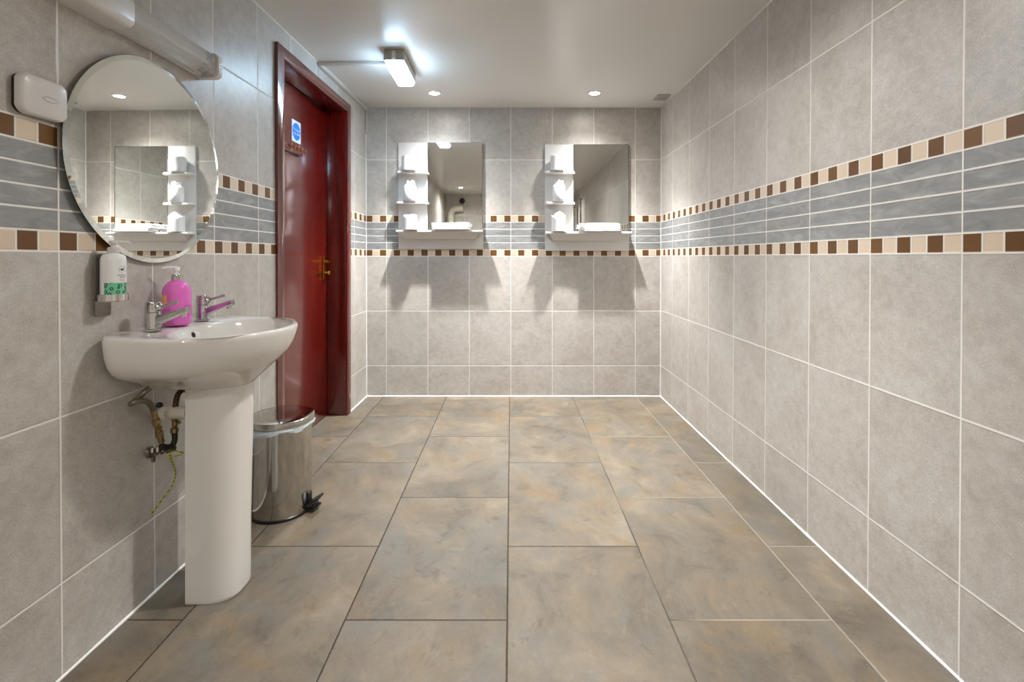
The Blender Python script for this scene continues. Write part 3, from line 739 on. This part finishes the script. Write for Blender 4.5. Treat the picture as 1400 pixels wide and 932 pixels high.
# rolled hand towels (each stands upright on a shelf)
def roll(loc, label, r=.054, h=.118, kind='plain', rz=0., seed=0, tilt=0.):
    rnd = random.Random(seed)
    t = thing('rolled_towel', label, 'towel', (loc[0], loc[1], loc[2] + .0008), rz, 'rolled hand towels on the shelves')
    bm = nb()
    # spiral ribbon
    turns, th = 3.3, .0105; N = 110; inner, outer = [], []
    for i in range(N + 1):
        u = i / N; a = -2 * PI * turns * (1 - u) - .6
        rr_ = .010 + (r - .010) * u
        inner.append((rr_ - th * .46, a)); outer.append((rr_ + th * .0, a))
    def ringz(z, shr): 
        o_ = []
        for (ra, a) in outer: o_.append(Vector(((ra - shr) * math.cos(a), (ra - shr) * math.sin(a), z(a, ra))))
        for (ra, a) in reversed(inner): o_.append(Vector(((ra + shr) * math.cos(a), (ra + shr) * math.sin(a), z(a, ra))))
        return o_
    ph = rnd.random() * 6
    top = lambda a, ra: h + .0035 * math.sin(2 * a + ph) * ra / r + tilt * ra * math.cos(a) + (.006 * (1 - ra / r))
    loft(bm, [ringz(lambda a, ra: .001, .0018), ringz(lambda a, ra: .003, .0), ringz(lambda a, ra: h * .5, -.0012), ringz(lambda a, ra: top(a, ra) - .004, 0.), ringz(top, .002)])
    obj('roll', bm, M['towel'], t, 60)
    if kind == 'crown':
        bm = nb(); rr = []
        for z, q, am in ((h - .010, r * .80, 0), (h + .002, r * .70, .004), (h + .016, r * .58, .008), (h + .027, r * .60, .009), (h + .033, r * .50, .009), (h + .028, r * .25, .004)):
            rr.append([Vector(((q + am * math.sin(5 * a + ph) * .6) * math.cos(a), (q + am * math.sin(5 * a + ph) * .6) * math.sin(a), z + am * .7 * math.sin(4 * a + ph * 2))) for a in [2 * PI * i / 40 for i in range(40)]])
        loft(bm, rr); obj('tucked_end', bm, M['towel'], t, 70)
    if kind in ('pocket', 'crown_pocket', 'flap'):
        # folded flap wrapped round the front, its edge running diagonally
        bm = nb(); N2 = 26; lo, hi, lo2, hi2 = [], [], [], []
        for i in range(N2 + 1):
            u = i / N2; a = R(-205 + 190 * u)
            zt = h * (1.06 - .95 * u ** 1.5) if kind != 'flap' else h * (.86 + .1 * math.sin(5 * u))
            for arr, q, z in ((lo, r + .0065, .003), (hi, r + .0068, max(.008, zt)), (lo2, r + .0005, .003), (hi2, r + .0005, max(.008, zt))):
                arr.append(Vector((q * math.cos(a), q * math.sin(a), z)))
        loft(bm, [lo2, lo, hi, hi2], False, False, False); obj('folded_flap', bm, M['towel'], t, 60)
    if kind in ('crown_pocket',):
        bm = nb(); rr = []
        for z, q in ((h - .012, r * .86), (h + .004, r * .80), (h + .018, r * .62), (h + .026, r * .36), (h + .027, r * .1)):
            rr.append([Vector((q * (1 + .06 * math.sin(3 * a + ph)) * math.cos(a), q * (1 + .06 * math.sin(3 * a + ph)) * math.sin(a), z + .004 * math.sin(2 * a + ph))) for a in [2 * PI * i / 36 for i in range(36)]])
        loft(bm, rr); obj('tucked_end', bm, M['towel'], t, 70)
    return t
def rp(x, U, k, d=.080):
    Y = YB - d; return ((x - 699) * Y / F, Y, U['shelves'][k])
roll(rp(560.5, UA, 0, .078), 'rolled white towel on the top shelf of the unit nearer the red door', .053, .112, 'flap', R(25), 1, .18)
roll(rp(561, UA, 1, .078), 'rolled white towel with crown top on the middle shelf nearer the red door', .053, .118, 'crown', R(10), 2)
roll(rp(562.5, UA, 2, .083), 'rolled white towel with diagonal fold on the bottom shelf nearer the red door', .051, .112, 'pocket', R(5), 3)
roll(rp(763.5, UB, 0, .078), 'rolled white towel on the top shelf of the unit nearer the right wall', .054, .118, 'flap', R(-20), 4, .05)
roll(rp(764.5, UB, 1, .078), 'rolled white towel on the middle shelf of the unit nearer the right wall', .053, .122, 'crown', R(-10), 5)
roll(rp(764.5, UB, 2, .083), 'rolled white towel on the bottom shelf of the unit nearer the right wall', .052, .122, 'crown_pocket', R(0), 6)

def folded(x0, x1, d0, d1, z, h, label, seed=0, n=3, rz=0.):
    Y = YB - (d0 + d1) / 2; X0, X1 = (x0 - 699) * Y / F, (x1 - 699) * Y / F
    t = thing('folded_towel', label, 'towel', ((X0 + X1) / 2, Y, z + .0006), rz, 'folded towels on the long shelves')
    W, D = X1 - X0, d1 - d0; rnd = random.Random(seed); bm = nb(); lt = h / n
    for k in range(n):
        zc = (k + .5) * lt; prof = rrect(D - .004 * rnd.random(), lt * 1.02, lt * .42, 5)
        rr = []
        for i in range(15):
            u = i / 14; x = -W / 2 + W * u + (.0 if 0 < i < 14 else 0)
            e = min(1, .45 + 8 * min(u, 1 - u)); sag = .0012 * math.sin(6 * u + seed + k)
            rr.append([Vector((x + (.003 * rnd.random() if i in (0, 14) else 0), a * (1 - .02 * (1 - e)), zc + b * e + sag * k)) for a, b in prof])
        loft(bm, rr)
    obj('folded_layers', bm, M['towel'], t, 60)
    return t
zs = UA['shelves'][2]
folded(592, 641, .028, .138, zs, .026, 'folded white towel lying at the bottom of the pile nearer the red door', 1, 2)
folded(591, 643, .030, .124, zs + .0278, .026, 'folded white towel on top of the pile nearer the red door', 2, 2, R(.5))
zs = UB['shelves'][2]
folded(797, 846, .028, .140, zs, .026, 'folded white towel lying at the bottom of the pile nearer the right wall', 3, 2)
folded(791, 846, .030, .124, zs + .0278, .034, 'folded white towel on top of the pile nearer the right wall', 4, 2, R(-.5))

# ------------------------------------------------------------------ ceiling fittings
def downlight(x, y, label, power, spill=(132, .13)):
    t = thing('downlight', label, 'ceiling light', (x, y, CEIL), 0, 'recessed ceiling spotlights')
    bm = nb(); lathe(bm, [(.030, -.0005), (.045, -.0005), (.0455, -.003), (.043, -.006), (.036, -.006), (.0325, -.002)], seg=48, ring=True); obj('bezel', bm, M['white'], t)
    bm = nb(); lathe(bm, [(.001, -.0012), (.0330, -.0012), (.0330, -.0040), (.001, -.0050)], seg=32); obj('lamp', bm, M['lamp'], t)
    for nm, ang, bl_, k in (('spot_beam', 88, 1., 1.), ('spot_spill', spill[0], .8, spill[1])):
        ld = bpy.data.lights.new(nm, 'SPOT'); ld.energy = power * k; ld.spot_size = R(ang); ld.spot_blend = bl_
        ld.shadow_soft_size = .022 if nm == 'spot_beam' else .03 + .08 * (spill[1] > .3); ld.color = (1., .982, .962)
        lo_ = bpy.data.objects.new(nm, ld); C.objects.link(lo_); lo_.parent = t; lo_.location = (0, 0, -.012)
    return t
SPILL = .2
P = 96; PB = 118
downlight(-.537, 3.405, 'small lit spotlight in the ceiling above the mirror unit nearer the red door', PB)
downlight(.583, 3.405, 'small lit spotlight in the ceiling above the mirror unit nearer the right wall', PB)
downlight(.30, 1.70, 'small lit spotlight in the ceiling outside the view above the middle floor', P, (165, .42))
downlight(-.845, -.70, 'small lit spotlight in the ceiling behind the viewer on the basin side', P, (165, .42))
downlight(.60, -.70, 'small lit spotlight in the ceiling behind the viewer on the shower side', P, (165, .42))

bl = thing('bulkhead_light', 'lit rectangular bulkhead lamp on the ceiling above the door', 'ceiling light', (-.650, 2.86, CEIL - .0005), R(1.0))
bm = nb(); loft(bm, [[Vector((a, b, z)) for a, b in rrect(w_, l_, .012, 5)] for w_, l_, z in ((.108, .352, 0), (.112, .356, -.004), (.114, .358, -.058), (.110, .354, -.061))]); obj('base', bm, M['plastic_grey'], bl, 35)
bm = nb(); loft(bm, [[Vector((a, b, z)) for a, b in rrect(w_, l_, .014, 5)] for w_, l_, z in ((.102, .346, -.0615), (.103, .347, -.064), (.102, .344, -.077), (.092, .330, -.086), (.070, .30, -.090))]); obj('diffuser', bm, M['tube'], bl, 35)
bm = nb(); lathe(bm, [(.001, -.001), (.004, -.001), (.004, .001), (.001, .001)], c=(-.036, -.163, -.0835), seg=12); obj('indicator', bm, M['ink'], bl)
bm = nb(); box(bm, (0, -.181, -.032), (.022, .005, .044), .0015); obj('cover_clip', bm, M['plastic'], bl)

xc = XL(2.87, CEIL)
tr = thing('cable_trunking', 'white cable trunking running from the ceiling lamp to the back corner', 'trunking', (xc, 2.87, CEIL), 0)
bm = nb(); box(bm, ((-.7065 - xc) / 2 + .0025, 0, -.0095), (-.7065 - xc - .006, .026, .018), .002); obj('ceiling_run', bm, M['trunk'], tr)
bm = nb()
a0 = Vector((XL(2.85, CEIL - .01) + .012, 2.862, CEIL - .0135)) - tr.location; a1 = Vector((XL(YB - .012, CEIL - .01) + .012, YB - .004, CEIL - .0135)) - tr.location
prof = rrect(.020, .024, .002, 2); rr = [[p + Vector((a, 0, b)) for a, b in prof] for p in (a0, a1)]
loft(bm, rr); obj('wall_run', bm, M['trunk'], tr)
zb_ = CAM_H + (349 - 183) / S
bm = nb(); c0 = Vector((XL(YB, 2.1) + .0125, YB - .0105, (zb_ + CEIL - .026) / 2)) - tr.location
box(bm, c0, (.022, .018, CEIL - .026 - zb_), .002); obj('corner_drop', bm, M['trunk'], tr)

cv = thing('ceiling_vent', 'small grey plate on the ceiling in the right back corner', 'vent', (1.082, 3.50, CEIL - .0005), 0)
bm = nb(); box(bm, (0, 0, -.004), (.094, .115, .008), .002); obj('plate', bm, M['vent'], cv)
bm = nb()
for k in (-1, 0, 1): box(bm, (0, k * .03 + .0, -.0085), (.075, .009, .0015), .0003)
obj('slot', bm, M['vent_dark'], cv)

# ------------------------------------------------------------------ things behind the viewer, seen in the mirrors
ev = thing('extractor_vent', 'round black vent high on the wall reflected in the mirror nearer the red door', 'vent', (-.915, YR + .001, 2.10), 0)
bm = nb(); lathe(bm, [(.050, 0), (.064, 0), (.064, .006), (.058, .010), (.050, .008)], mat=axis_mat((0, 0, 0), (0, 1, 0)), seg=40, ring=True); obj('ring', bm, M['plastic_grey'], ev)
bm = nb(); lathe(bm, [(.001, .001), (.056, .001), (.056, .0045), (.001, .0045)], mat=axis_mat((0, 0, 0), (0, 1, 0)), seg=40); obj('grille', bm, M['dark'], ev)
dp = thing('waste_duct', 'white bent duct reflected in the mirror nearer the red door', 'duct', (-1.120, YR + .075, 0), 0)
bm = nb(); tube(bm, [Vector((0, 0, z)) for z in (.001, .5, 1., 1.5, 1.78)] + spline([(0, 0, 1.80), (.008, 0, 1.87), (.045, 0, 1.925), (.11, 0, 1.945), (.235, 0, 1.955)]), .062, 28); obj('pipe', bm, M['pipe'], dp)
bm = nb(); cyl(bm, (0, 0, 1.745), (0, 0, 1.80), .069, bev=.003); obj('coupling', bm, M['pipe'], dp)
def shower(x, y, label, h, arm):
    s = thing('shower_riser', label, 'shower', (x, y, 0), 0, 'shower risers behind the viewer')
    bm = nb(); cyl(bm, (0, 0, 1.0), (0, 0, h), .0135, bev=.002); obj('riser_rail', bm, M['steel'], s)
    for z in (1.05, h - .02):
        bm = nb(); cyl(bm, (-.022, 0, z), (.0, 0, z), .021, bev=.003); cyl(bm, (0, 0, z), (.028, 0, z), .017); obj('rail_bracket', bm, M['steel'], s)
    bm = nb(); tube(bm, spline([(0, 0, h - .02), (-.03, 0, h + .03), (-.10, 0, h + .08), (-.18, 0, h + .07), (-.21, 0, h + .03)]), .010, 14); obj('shower_arm', bm, M['steel'], s)
    bm = nb(); lathe(bm, [(.012, .02), (.035, .0), (.037, -.010), (.001, -.012)], c=(-.212, 0, h + .02), seg=24); obj('shower_head', bm, M['steel'], s)
    bm = nb(); tube(bm, spline([(-.02, 0, h - .05), (-.05, .02, h - .15), (-.055, .03, h - .4), (-.05, .03, h - .7), (-.02, .01, h - .95)]), .007, 10); obj('shower_hose', bm, M['hose'], s)
    bm = nb(); box(bm, (.0, 0, 1.02), (.05, .22, .06), .012, 3); obj('mixer_valve', bm, M['steel'], s)
shower(1.105, -.30, 'steel shower riser nearer the viewer, reflected in the right mirror', 2.00, 1)
shower(1.105, -1.05, 'steel shower riser further back, reflected in the right mirror', 1.92, 1)

# ------------------------------------------------------------------ camera, world, view
cd = bpy.data.cameras.new('camera'); cam = bpy.data.objects.new('camera', cd); C.objects.link(cam)
cam.location = (0, 0, CAM_H); cam.rotation_euler = (R(90), 0, 0)
cd.sensor_width = 36; cd.sensor_fit = 'HORIZONTAL'; cd.lens = 36 * F / 1400
cd.shift_x = 1 / 1400; cd.shift_y = -117 / 1400
cd.clip_start = .02
SC.camera = cam
w = bpy.data.worlds.new('world'); SC.world = w; w.use_nodes = True
w.node_tree.nodes['Background'].inputs[0].default_value = (.02, .02, .02, 1)
w.node_tree.nodes['Background'].inputs[1].default_value = .3
SC.view_settings.view_transform = 'Standard'; SC.view_settings.look = 'None'
SC.view_settings.gamma = 1; SC.view_settings.use_curve_mapping = False
SC.view_settings.exposure = 1.27
SC.cycles.max_bounces = 14; SC.cycles.diffuse_bounces = 8; SC.cycles.glossy_bounces = 8; SC.cycles.transmission_bounces = 10
SC.cycles.sample_clamp_indirect = 6; SC.cycles.blur_glossy = .6
SC.cycles.use_denoising = True
